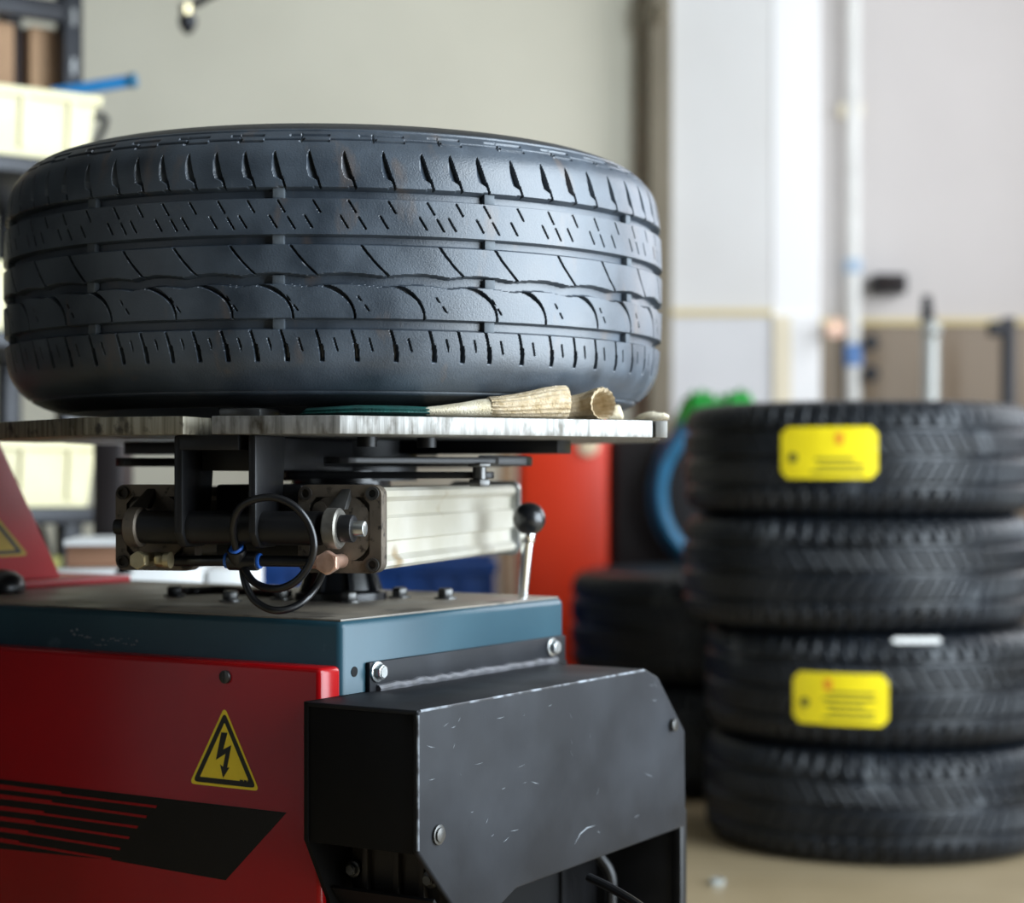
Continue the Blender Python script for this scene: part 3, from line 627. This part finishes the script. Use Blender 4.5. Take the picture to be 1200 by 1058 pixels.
# air cylinders
PY0 = -.286
for ci, cq in enumerate((-.070, .103)):
    cfx = TF @ Matrix.Translation((cq, 0, CZ)); hs = .038
    prof2 = [(.033, .0355), (.036, .0325), (.036, .0275), (.0335, .0252), (.0305, .023), (.0298, .0115), (.0335, .0085), (.0335, -.0105), (.0300, -.012), (.0305, -.0235), (.0335, -.0265), (.036, -.0285), (.036, -.0325), (.033, -.0355)]
    full = prof2+[(-x, z) for x, z in prof2[::-1]]
    cy = B(cfx).prism([(x, PY0+.008, z) for x, z in full], (0, .452, 0)).build('air_cylinder', 'barrel_alu', tc, smooth=25)
    per = 9; out = rsq(hs, .009, per); n = len(out)
    B(cfx).prism([(x, PY0+.010, z) for x, z in rsq(hs, .009)], (0, -.012, 0), .001).build('end_cap', 'cast_alu', cy)
    rim = rsq(hs, .009, per); angs = [math.atan2(z, x) for x, z in rim]
    B(cfx).holed(rim, [(.0345*math.cos(a), .0345*math.sin(a)) for a in angs], PY0-.006, PY0-.0015).build('cap_face', 'cast_alu', cy)
    B(cfx).prism([(.0305*math.cos(2*PI*k/40), PY0-.001, .0305*math.sin(2*PI*k/40)) for k in range(40)], (0, -.0045, 0), .0006).build('cap_boss', 'cast_alu', cy)
    B(cfx).prism([(.0345*math.cos(2*PI*k/40), PY0-.0017, .0345*math.sin(2*PI*k/40)) for k in range(40)], (0, -.0004, 0)).build('cap_groove', 'cast_dark', cy)
    B(cfx).prism([(x, .160, z) for x, z in rsq(.040, .009)], (0, .010, 0), .001).build('rear_cap', 'cast_alu' if ci == 0 else 'bright_steel', cy)
    for sx in (-1, 1):
        for sz in (-1, 1):
            q = B(cfx); q.lathe([(.0058, 0), (.0058, .003), (.0036, .003), (.0034, .0005)], (sx*.0305, PY0-.0058, sz*.0305), (0, -1, 0), 18)
            q.build('cap_screw', 'dark_steel' if (ci and sx > 0) else 'cast_dark', cy)
            if ci and sx > 0: B(cfx).cyl((sx*.0305, PY0-.0066, sz*.0305), (sx*.0305, PY0-.0062, sz*.0305), .0034).build('screw_socket', 'black_print', cy)
    B(cfx).cyl((-.018, PY0-.0053, .017), (-.018, PY0-.0065, .017), .0065, n=24, bev=.0004).build('cap_mark', 'cast_alu', cy)
    # trunnion eye, pin and the pointed web above it
    ex = .004 if ci else -.006
    eye = B(cfx); eye.lathe([(.0158, -.0065), (.0175, -.005), (.0175, .005), (.0158, .0065), (.0115, .0065), (.0115, -.0065)], (ex, -.316, .001), (1, 0, 0), 30, True)
    eye.build('pin_eye', 'eye_steel' if ci else 'cast_alu', cy)
    B(cfx).box((ex-.006, -.302, -.010), (ex+.006, PY0-.003, .012), .001).build('eye_lug', 'cast_alu', cy)
    B(cfx).prism([(ex-.009, -.312, .017), (ex+.008, -.312, .017), (ex+.006, PY0-.004, .036), (ex-.001, PY0-.004, .036)], (0, .010, 0), .0008).build('eye_web', 'dark_steel' if ci else 'cast_dark', cy)
    if ci: B(cfx).cyl((ex-.004, -.316, .001), (ex+.018, -.316, .001), .0118, n=24, bev=.001).build('pin_collar', 'black_steel', cy)
    B(cfx).cyl((ex+(.012 if ci else -.02), -.316, .001), (ex+(.028 if ci else -.005), -.316, .001), .0068, n=20, bev=.0008).build('pin', 'bright_steel' if ci else 'black_steel', cy)
    # banjo plug at the bottom
    bx_ = .002 if ci else .0015
    mt = 'copper' if ci else 'brass'
    q = B(cfx); q.cyl((bx_, -.330, -.0275), (bx_, -.322, -.0275), .0105 if ci else .0082, n=6, bev=.0008); q.cyl((bx_, -.3305, -.0275), (bx_, -.330, -.0275), .0082 if ci else .0066, n=24); q.cyl((bx_, -.322, -.0275), (bx_, PY0, -.0275), .0062); q.build('plug_bolt', mt, cy)
    if ci == 0:
        q = B(cfx); q.cyl((bx_+.012, -.316, -.0275), (bx_+.020, -.316, -.0275), .0065, n=6, bev=.0006); q.cyl((bx_+.020, -.316, -.0275), (bx_+.025, -.316, -.0275), .0072, n=20); q.build('hose_nut', 'brass', cy)
    else:
        B(cfx).cyl((bx_-.018, -.316, -.0275), (bx_-.006, -.316, -.0275), .0058, n=6).build('hose_nut', 'copper', cy)
# push-in tee and hoses
tee = at(285, 657, 1.655); dq = (TF.to_3x3() @ Vector((1, 0, 0)))
q = B(); q.cyl(tee-dq*.013, tee+dq*.014, .0085, n=20, bev=.001); t0 = at(277, 643, 1.648); q.cyl(tee-dq*.004, t0, .0085, .0085, 20, .001); q.build('hose_tee', 'black_rubber', tc)
teeo = bpy.data.objects['hose_tee']
for c_, ax in ((tee-dq*.0145, dq), (tee+dq*.0155, dq), (t0+(t0-tee).normalized()*.001, (t0-tee).normalized())):
    B().cyl(c_-ax*.0018, c_+ax*.0010, .0068, n=24, bev=.0005).build('release_collar', 'blue_plastic', teeo)
B().cyl(at(203, 657, 1.69), tee-dq*.010, .0048, n=16).build('air_pipe', 'black_rubber', tc)
B().cyl(tee+dq*.010, at(366, 658, 1.638), .0048, n=16).build('air_pipe', 'black_rubber', tc)
B().tube([at(*p) for p in ((277, 645, 1.646), (273, 617, 1.63), (281, 595, 1.62), (299, 585, 1.612), (322, 583, 1.605), (345, 593, 1.60), (362, 614, 1.60), (368, 640, 1.60), (361, 664, 1.605), (344, 683, 1.61), (321, 690, 1.62), (299, 683, 1.635), (287, 667, 1.65), (284, 650, 1.67))], .0033, 12).build('air_hose', 'black_rubber', tc)
B().tube([at(*p) for p in ((283, 655, 1.67), (287, 682, 1.66), (299, 704, 1.655), (321, 715, 1.65), (345, 711, 1.655), (364, 696, 1.665), (377, 674, 1.69), (383, 650, 1.75), (388, 620, 1.80))], .0033, 12).build('air_hose', 'black_rubber', tc)
zz = ZB+.005
B().tube([Vector((*at(px, 0, Y).xy, zz)) for px, Y in ((205, 2.02), (225, 2.0), (255, 2.02), (285, 2.0), (310, 1.97), (340, 1.95))], .004, 10).build('air_hose', 'black_rubber', tc)

# ---------------------------------------------------------------- gloves on the turntable
def glove_secs(rows):
    out = []
    for px, Y, hz, hy, dx, dy, lift in rows:
        d = Vector((dx, dy, 0)).normalized(); side = Vector((-d.y, d.x, 0)); x = (px-600)/F*Y
        out.append(((x, Y, ZP1+.0006+hz+lift), side*hy, Vector((0, 0, hz))))
    return out
g1 = thing('work_glove', 'beige knit glove with teal palm, its cuff flat on the turntable plate', 'glove', Matrix.Translation((-.03, 1.69, ZP1)), 'work gloves')
B().loft(glove_secs([(350, 1.68, .0008, .012, 1, 0, 0), (362, 1.677, .004, .030, 1, 0, 0), (420, 1.672, .0052, .034, 1, 0, 0), (470, 1.674, .0050, .032, 1, 0, 0), (505, 1.680, .0045, .028, 1, 0, 0)]), 40, .05, 9).build('palm', 'glove_teal', g1, smooth=60)
B().loft(glove_secs([(495, 1.680, .0044, .028, 1, 0, 0), (515, 1.680, .0052, .027, 1, .05, 0), (540, 1.684, .0066, .024, 1, .1, 0), (560, 1.687, .008, .021, 1, .15, 0), (573, 1.690, .0086, .020, 1, .2, 0)]), 40).build('hand', 'knit_pale', g1, smooth=60)
B().loft(glove_secs([(570, 1.690, .0082, .019, 1, .2, 0), (572, 1.690, .0092, .021, 1, .2, 0), (585, 1.694, .0096, .021, 1, .25, 0), (603, 1.699, .0106, .021, 1, .28, 0), (620, 1.705, .0120, .020, 1, .28, 0), (636, 1.711, .0136, .019, 1, .28, 0), (650, 1.716, .0146, .018, 1, .28, 0), (660, 1.719, .0148, .017, 1, .28, 0), (663, 1.720, .0146, .0165, 1, .28, 0), (662, 1.7195, .013, .0145, 1, .28, .001), (645, 1.715, .011, .013, 1, .28, .002), (620, 1.706, .008, .012, 1, .28, .002)]), 140, .03, 18).build('cuff', 'knit', g1, smooth=60)
g2 = thing('work_glove', 'beige knit glove with its round cuff opening turned outward at the plate corner', 'glove', Matrix.Translation((.09, 1.75, ZP1)), 'work gloves')
B().loft(glove_secs([(650, 1.745, .009, .010, 1, .1, 0), (666, 1.748, .0105, .013, 1, .0, 0), (680, 1.750, .0118, .015, 1, -.2, 0), (692, 1.748, .0132, .016, 1, -.5, 0), (700, 1.744, .0142, .0165, 1, -.8, 0), (706, 1.738, .0146, .0165, 1, -1.0, 0), (707, 1.736, .0142, .016, 1, -1.05, 0), (706, 1.738, .0122, .0138, 1, -1.0, .001), (699, 1.746, .0112, .012, 1, -.8, .002), (690, 1.752, .008, .009, 1, -.5, .003)]), 140, .03, 16).build('cuff', 'knit', g2, smooth=60)
B().loft(glove_secs([(712, 1.765, .003, .006, 1, .3, 0), (717, 1.768, .007, .010, 1, .3, 0), (724, 1.772, .0075, .010, 1, .3, 0), (728, 1.774, .004, .006, 1, .3, 0)]), 24).build('folded_edge', 'knit_pale', g2, smooth=60)
B().loft(glove_secs([(742, 1.80, .001, .003, 1, -.1, 0), (748, 1.80, .003, .006, 1, -.1, 0), (758, 1.797, .0044, .008, 1, -.1, 0), (766, 1.794, .0046, .008, 1, -.1, 0), (772, 1.792, .0036, .0066, 1, -.1, .0006), (779, 1.790, .0034, .006, 1, -.1, .001), (784, 1.789, .0018, .0035, 1, -.1, .0016)]), 24).build('fingertip', 'knit_pale', g2, smooth=60)

# ---------------------------------------------------------------- left rack with bins
RA = math.radians(37); RO = at(113, 0, 3.30); RF = Mxy((RO.x, RO.y), RA)      # x runs along the shelf (away to the right), y to its back
rack = thing('storage_rack', 'black steel storage rack against the grey wall at the far left', 'rack', RF)
SZ = (.30, .597, .893, 1.188, 1.49)
for x_, y_ in ((.083, .21), (.083, .49), (-1.1, .21), (-1.1, .49)):
    B(RF).box((x_-.05, y_, 0), (x_-.012, y_+.04, 1.56), .003).build('upright', 'rack_black', rack)
    
for z_ in SZ[:4]: B(RF).prism([(-1.15, 0, z_-.030), (-.005, 0, z_-.030), (.10, .20, z_-.030), (.10, .52, z_-.030), (-1.15, .52, z_-.030)], (0, 0, .028), .003).build('shelf', 'rack_black', rack)
for y_ in (.212, .495): B(RF).box((-1.15, y_, 1.475), (.071, y_+.028, 1.512), .003).build('top_beam', 'rack_black', rack)
up0 = [o for o in rack.children if o.name.startswith('upright')][0]
for k in range(16):
    B(RF).box((.048, .2085, .12+k*.09), (.056, .2105, .150+k*.09)).build('slot', 'dark_steel', up0)
B(RF).tube([(-.02, .012, .33), (-.02, .19, .56)], .006, 8, 2).build('brace', 'dark_steel', rack)
def make_bin(label, x1, z):
    r = thing('storage_bin', label, 'bin', RF @ Matrix.Translation((x1, 0, z)), 'cream bins on the rack')
    fr = RF @ Matrix.Translation((x1, 0, z)); L_, D_, h_ = .36, .19, .113
    def ring(i, z_): k = .012*(1-z_/h_); return [(-L_+i+k, i+k, z_), (-i-k, i+k, z_), (-i-k, D_-i-k, z_), (-L_+i+k, D_-i-k, z_)]
    q = B(fr); rings = [ring(0, 0), ring(0, h_), ring(.004, h_), ring(.004, .004)]
    V = [[q.bm.verts.new(p) for p in R_] for R_ in rings]; f = [q.bm.faces.new(V[0]), q.bm.faces.new(V[3])]
    for A, D in zip(V, V[1:]):
        for k in range(4): f.append(q.bm.faces.new((A[k], A[(k+1) % 4], D[(k+1) % 4], D[k])))
    bmesh.ops.recalc_face_normals(q.bm, faces=f); q.build('bin_body', 'bin_cream', r)
    q = B(fr)
    for a, c in (((-L_-.008, -.008), (.008, 0)), ((-L_-.008, D_), (.008, D_+.008)), ((-L_-.008, 0), (-L_, D_)), ((0, 0), (.008, D_))): q.box((*a, h_-.016), (*c, h_), .002)
    q.build('bin_rim', 'bin_cream', r)
    for x_ in (-.045, -.13, -.23, -.315): B(fr).prism([(x_-.006, .004, .012), (x_+.006, .004, .012), (x_+.006, -.006, h_-.014), (x_-.006, -.006, h_-.014)], (0, .010, 0)).build('bin_rib', 'bin_cream', r)
    return r
make_bin('cream plastic bin with a blue tube poking out, high on the rack', 0, SZ[3])
make_bin('cream plastic bin on the middle rack shelf, mostly hidden by the worn tire', -.15, SZ[2])
make_bin('cream plastic bin on the low shelf, below the turntable plate', 0, SZ[1])
p0 = at(70, 108, 3.40); p1 = at(152, 95, 3.38)
bt = thing('blue_tube', 'bright blue tube with a dark end cap poking out of the top bin', 'tube', Matrix.Translation(p0))
B().cyl(p0-(p1-p0)*.1, p1, .0108, n=20).build('tube_body', 'tube_blue', bt)
B().cyl(p1, p1+(p1-p0).normalized()*.012, .0135, .0125, 20, .002).build('end_cap', 'hose_blue', bt)
tag(B().tube([at(112, 170, 3.38), at(117, 160, 3.40), at(124, 143, 3.40), at(120, 136, 3.40), at(112, 137, 3.38)], .006, 8).build('wire_hook', 'rack_black'), 'black bent hook sticking out beside the top cream bin', 'hook')
def carton(name, label, fr, lo, hi, m, flap=True, cat='box', group=None):
    r = thing(name, label, cat, fr @ Matrix.Translation(lo), group)
    B(fr).box(lo, hi, .003).build('carton_body', m, r)
    cx_ = (lo[1]+hi[1])/2
    B(fr).box((lo[0]+.002, cx_-.025, hi[2]-.0005), (hi[0]-.002, cx_+.025, hi[2]+.0008)).build('packing_tape', 'cardboard' if m != 'cardboard' else 'trim_cream', r)
    return r
carton('cardboard_box', 'tan cardboard box on the upper rack shelf beside the upright', RF, (-.008, .265, SZ[3]), (.060, .47, SZ[3]+.284), 'cardboard')
carton('cardboard_box', 'dark filler for the shaded gap between boxes on the upper rack shelf', RF, (-.036, .285, SZ[3]), (-.011, .47, SZ[3]+.283), 'dark_card')  # dark strip put in for the shade between the two tan boxes
carton('cardboard_box', 'tan cardboard box at the left edge of the upper rack shelf', RF, (-.50, .26, SZ[3]), (-.040, .47, SZ[3]+.282), 'cardboard')
carton('cardboard_box', 'tan and olive box on the shelf behind the low cream bin', RF, (-.50, .22, SZ[1]), (-.19, .49, SZ[1]+.24), 'cardboard')
carton('olive_box', 'olive green box on the bottom rack shelf', RF, (-.20, .05, SZ[0]), (-.04, .40, SZ[0]+.21), 'olive')
# cartons and papers behind the machine
CF = Mxy((at(140, 0, 2.62).x, 2.62), math.radians(6))
carton('white_carton', 'white carton standing behind the tire changer, left one of the pair', CF, (-.09, 0, 0), (.112, .32, ZB-.003), 'paper_white')
carton('white_carton', 'white carton standing behind the tire changer, under the air hose', CF, (.118, .0, 0), (.186, .30, ZB-.004), 'paper_white')
ps = thing('paper_stack', 'stack of brown papers under a white sheet on a white carton', 'papers', CF @ Matrix.Translation((-.03, .1, ZB)))
for k in range(5):
    B(CF @ Matrix.Rotation(random.uniform(-.03, .03), 4, 'Z')).box((-.075, .03, ZB-.002+k*.006), (.03, .22, ZB+.0035+k*.006)).build('paper_bundle', 'paper_brown', ps)
B(CF).box((-.078, .025, ZB+.0285), (.05, .225, ZB+.036)).build('cover_sheet', 'paper_white', ps)

tcx = at(112, 0, 2.88).x; tcy = at(146, 0, 2.88).x
kc = thing('tool_case', 'black tool case standing upright on a white carton, behind the left air cylinder', 'case', Matrix.Translation((tcx, 2.86, ZB-.002)))
B().box((tcx, 2.86, ZB-.0015), (tcy, 2.95, ZB+.19), .006).build('case_body', 'cabinet_black', kc)
B().tube([(tcx+.008, 2.905, ZB+.188), (tcx+.008, 2.905, ZB+.205), (tcy-.008, 2.905, ZB+.205), (tcy-.008, 2.905, ZB+.188)], .004).build('handle', 'rack_black', kc)
# ---------------------------------------------------------------- things behind
def cabinet(name, label, lo, hi, m, drawers, hm, cat='cabinet'):
    r = thing(name, label, cat, Matrix.Translation(lo)); B().box(lo, hi, .012, 3).build('cabinet_body', m, r)
    n = len(drawers)-1
    for k in range(n):
        z0 = lo[2]+(hi[2]-lo[2])*drawers[k]+.006; z1 = lo[2]+(hi[2]-lo[2])*drawers[k+1]-.006
        d = B().box((lo[0]+.012, lo[1]-.008, z0), (hi[0]-.012, lo[1]+.002, z1), .003).build('cabinet_door', m, r)
    return r
rc = cabinet('red_cabinet', 'orange red steel cabinet behind the shift lever', (.012, 4.62, 0), (.232, 5.0, 1.0), 'cabinet_red', (0.02, .98), 'dark_steel')
p_ = at(690, 522, 4.60); B().cyl((p_.x, 4.600, p_.z), (p_.x, 4.613, p_.z), .026, n=24, bev=.003).build('painted_highlight', 'highlight_pale', rc)  # pale disc that paints a highlight on the red front
bc = cabinet('black_cabinet', 'black cabinet behind the tire stacks carrying the green cloth', (.242, 4.64, 0), (.80, 5.05, .740), 'cabinet_black', (0.02, .5, .98), 'dark_steel')
# blue hose coil hanging on the black cabinet
hc = thing('hose_coil', 'coil of blue hose hanging behind the tall tire stack', 'hose', Matrix.Translation(at(863, 575, 4.56)))
q = B(); pts = []; c_ = at(863, 578, 4.57)
for i in range(0, 5*24+1):
    a = i/24*2*PI; rr = .192-.010*math.sin(i*.05)-.004*(i//24 % 3); pts.append(c_+Vector((rr*math.cos(a), -.03+.012*(i/24)-.01*math.sin(i*.2), rr*math.sin(a))))
q.tube(pts, .012, 10, 2); q.build('coil', 'hose_blue', hc)
B().cyl(c_+Vector((0, .055, .165)), c_+Vector((0, -.04, .165)), .008).build('hook', 'dark_steel', hc)
B().box(c_+Vector((-.215, -.035, -.075)), c_+Vector((-.17, .01, -.03)), .004).build('hose_clip', 'white_pipe', hc) if False else None
# green cloth
def blob(name, label, cat, lobes, base_z, m):
    bm = bmesh.new(); nx, ny = 60, 36
    xs = np.linspace(-1, 1, nx); ys = np.linspace(-1, 1, ny); grid = []
    (cx, cy, hx, hy, hh) = lobes
    for x in xs:
        row = []
        for y in ys:
            e_ = max(0, 1-abs(x)**4)*max(0, 1-abs(y)**3)
            z = hh*e_**.5*(.86+.07*math.cos(6.283*(x-.5))+.04*math.sin(16*x+4*y)+.04*math.sin(31*x-3*y))
            row.append(bm.verts.new((cx+hx*x, cy+hy*y, base_z+max(0, z))))
        grid.append(row)
    f = []
    for i in range(nx-1):
        for j in range(ny-1): f.append(bm.faces.new((grid[i][j], grid[i+1][j], grid[i+1][j+1], grid[i][j+1])))
    b_ = B(); b_.bm.free(); b_.bm = bm
    return tag(b_.build(name, m, None, smooth=80), label, cat)
blob('green_cloth', 'crumpled bright green cloth lying on the black cabinet', 'cloth', (.512, 4.76, .115, .09, .130), .7405, 'cloth_green')
# blue crates
def crate(label, x0, x1, y0, y1, z1):
    r = thing('blue_crate', label, 'crate', Matrix.Translation((x0, y0, 0)), 'blue crates on the floor'); q = B()
    q.box((x0, y0, 0), (x1, y1, .012)); q.box((x0, y0, 0), (x1, y0+.008, z1), .002); q.box((x0, y1-.008, 0), (x1, y1, z1)); q.box((x0, y0, 0), (x0+.008, y1, z1)); q.box((x1-.008, y0, 0), (x1, y1, z1)); q.build('crate_body', 'royal_blue', r)
    B().box((x0-.008, y0-.008, z1-.03), (x1+.008, y0, z1), .002).build('crate_rim', 'royal_blue', r)
    n = 4
    for k in range(n+1): x = x0+(x1-x0-.012)*k/n; B().box((x, y0-.008, .01), (x+.012, y0, z1-.03)).build('crate_rib', 'royal_blue', r)
crate('blue plastic crate on the floor seen under the right air cylinder', -.30, -.04, 4.2, 4.55, .465)
crate('blue plastic crate on the floor seen through the air hose loop', -.58, -.42, 4.1, 4.4, .47)
tag(B().prism([(-.03, 4.50, 0), (.005, 4.50, 0), (.005, 4.56, .9), (-.03, 4.56, .9)], (0, .02, 0), .002).build('wooden_board', 'cardboard'), 'narrow brown board leaning beside the red cabinet', 'board')
# hanging air line at the top left
p_ = at(219, 22, 3.6)
ah = thing('hanging_air_line', 'air line with brass coupling hanging at the top in front of the grey wall', 'air line', Matrix.Translation(p_))
B().tube([at(219, 8, 3.6), at(240, -2, 3.6), at(290, -40, 3.6), at(330, -160, 3.6), at(335, -400, 3.6), (at(335, 0, 3.6).x, 3.6, ZC)], .008, 10).build('hose', 'rack_black', ah)
B().cyl(at(218, 5, 3.6), at(218, 19, 3.6), .014, .011, 6, .001).build('coupling', 'brass', ah)
B().lathe([(.010, 0), (.017, -.006), (.017, -.02), (.010, -.03), (.006, -.036)], at(220, 17, 3.6), (0, 0, 1), 16).build('nozzle', 'rack_black', ah)
# right wall fittings
YW = Y1-.07
def wall_pt(px, py, Y=YW): return at(px, py, Y)
pp = thing('wall_pipe', 'white vertical pipe with blue bands beside the column', 'pipe', Matrix.Translation((at(1000, 0, YW-.03).x, YW-.03, 0)))
x_ = at(1000, 0, YW-.03).x
B().cyl((x_, YW-.03, .5), (x_, YW-.03, 3.4), .022, n=20).build('pipe', 'white_pipe', pp)
for py, hh in ((312, .022), (416, .034)):
    z_ = at(0, py, YW-.03).z; B().cyl((x_, YW-.03, z_-hh), (x_, YW-.03, z_+hh), .027, n=20, bev=.004).build('blue_band', 'band_pale' if py < 400 else 'band_blue', pp)
z_ = at(0, 130, YW).z; B().box((x_-.04, YW-.03, z_-.02), (x_+.03, YW+.01, z_+.02), .004).build('pipe_clip', 'trim_cream', pp)
for py in (401, 438):
    c_ = at(1021, py, YW-.06); v = thing('valve_knob', 'small black valve knob on the tan wall, '+('upper' if py < 410 else 'lower')+' of the two', 'valve', Matrix.Translation(c_))
    B().cyl(c_+Vector((0, .07, 0)), c_, .008).build('stem', 'dark_steel', v)
    B().lathe([(.006, -.012), (.022, -.010), (.026, 0), (.022, .010), (.006, .012)], c_, (0, 1, 0), 20).build('knob', 'rack_black', v)
c_ = at(968, 386, YC-.05)
rv = thing('tap_fitting', 'small rust coloured tap on the white column edge', 'tap', Matrix.Translation(c_))
B().cyl((c_.x+.02, YC-.03, c_.z), (c_.x+.02, YC-.10, c_.z), .012, n=16).build('stem', 'copper', rv)
B().lathe([(.026, -.006), (.03, 0), (.026, .006), (.02, .006), (.02, -.006)], (c_.x+.02, YC-.10, c_.z), (0, 1, 0), 20, True).build('handwheel', 'copper', rv)
bxp = at(1042, 333, YW-.03)
sb = thing('wall_box', 'small black box mounted on the white wall above the trim', 'switch box', Matrix.Translation(bxp))
B().box(bxp+Vector((-.050, -.03, -.030)), bxp+Vector((.050, .12, .030)), .006).build('box_body', 'rack_black', sb)
B().box(bxp+Vector((-.040, -.034, -.020)), bxp+Vector((.040, -.028, .020)), .003).build('cover', 'dark_card', sb)
YP = 5.55; c_ = at(1086, 375, YP)
po = thing('jack_handle', 'grey metal handle with black grip leaning on the tan wall', 'handle', Matrix.Translation((c_.x, YP, 0)))
B().tube([(c_.x-.02, YP-.25, .0), (c_.x-.012, YP-.1, .6), (c_.x+.012, YP, c_.z-.03)], .024, 16, 6).build('tube', 'pole_grey', po)
B().ball(at(1091, 386, YP-.01), .03).build('tube_head', 'pole_grey', po)
B().cyl(at(1087, 378, YP), at(1086, 346, YP), .022, .013, 16, .004).build('grip', 'rack_black', po)
c_ = at(1180, 372, YP)
bp = thing('black_stand', 'black upright post with a short arm at the right edge', 'stand', Matrix.Translation((c_.x, YP, 0)))
B().box((c_.x-.015, YP-.02, 0), (c_.x+.022, YP+.02, c_.z), .004).build('post', 'rack_black', bp)
B().box((c_.x-.055, YP-.018, c_.z-.055), (c_.x-.010, YP+.018, c_.z-.012), .006).build('arm', 'rack_black', bp)
B().box((c_.x-.10, YP-.10, 0), (c_.x+.10, YP+.10, .02), .004).build('foot', 'rack_black', bp)
c_ = at(840, 1036, 3.05); nb = thing('floor_nut', 'small pale nut lying on the tan floor', 'nut', Matrix.Translation((c_.x, 3.05, 0)))
B().lathe([(.006, 0), (.012, .0), (.013, .004), (.012, .009), (.006, .009)], (c_.x, 3.05, 0), (0, 0, 1), 6, True).build('nut_body', 'pole_grey', nb)
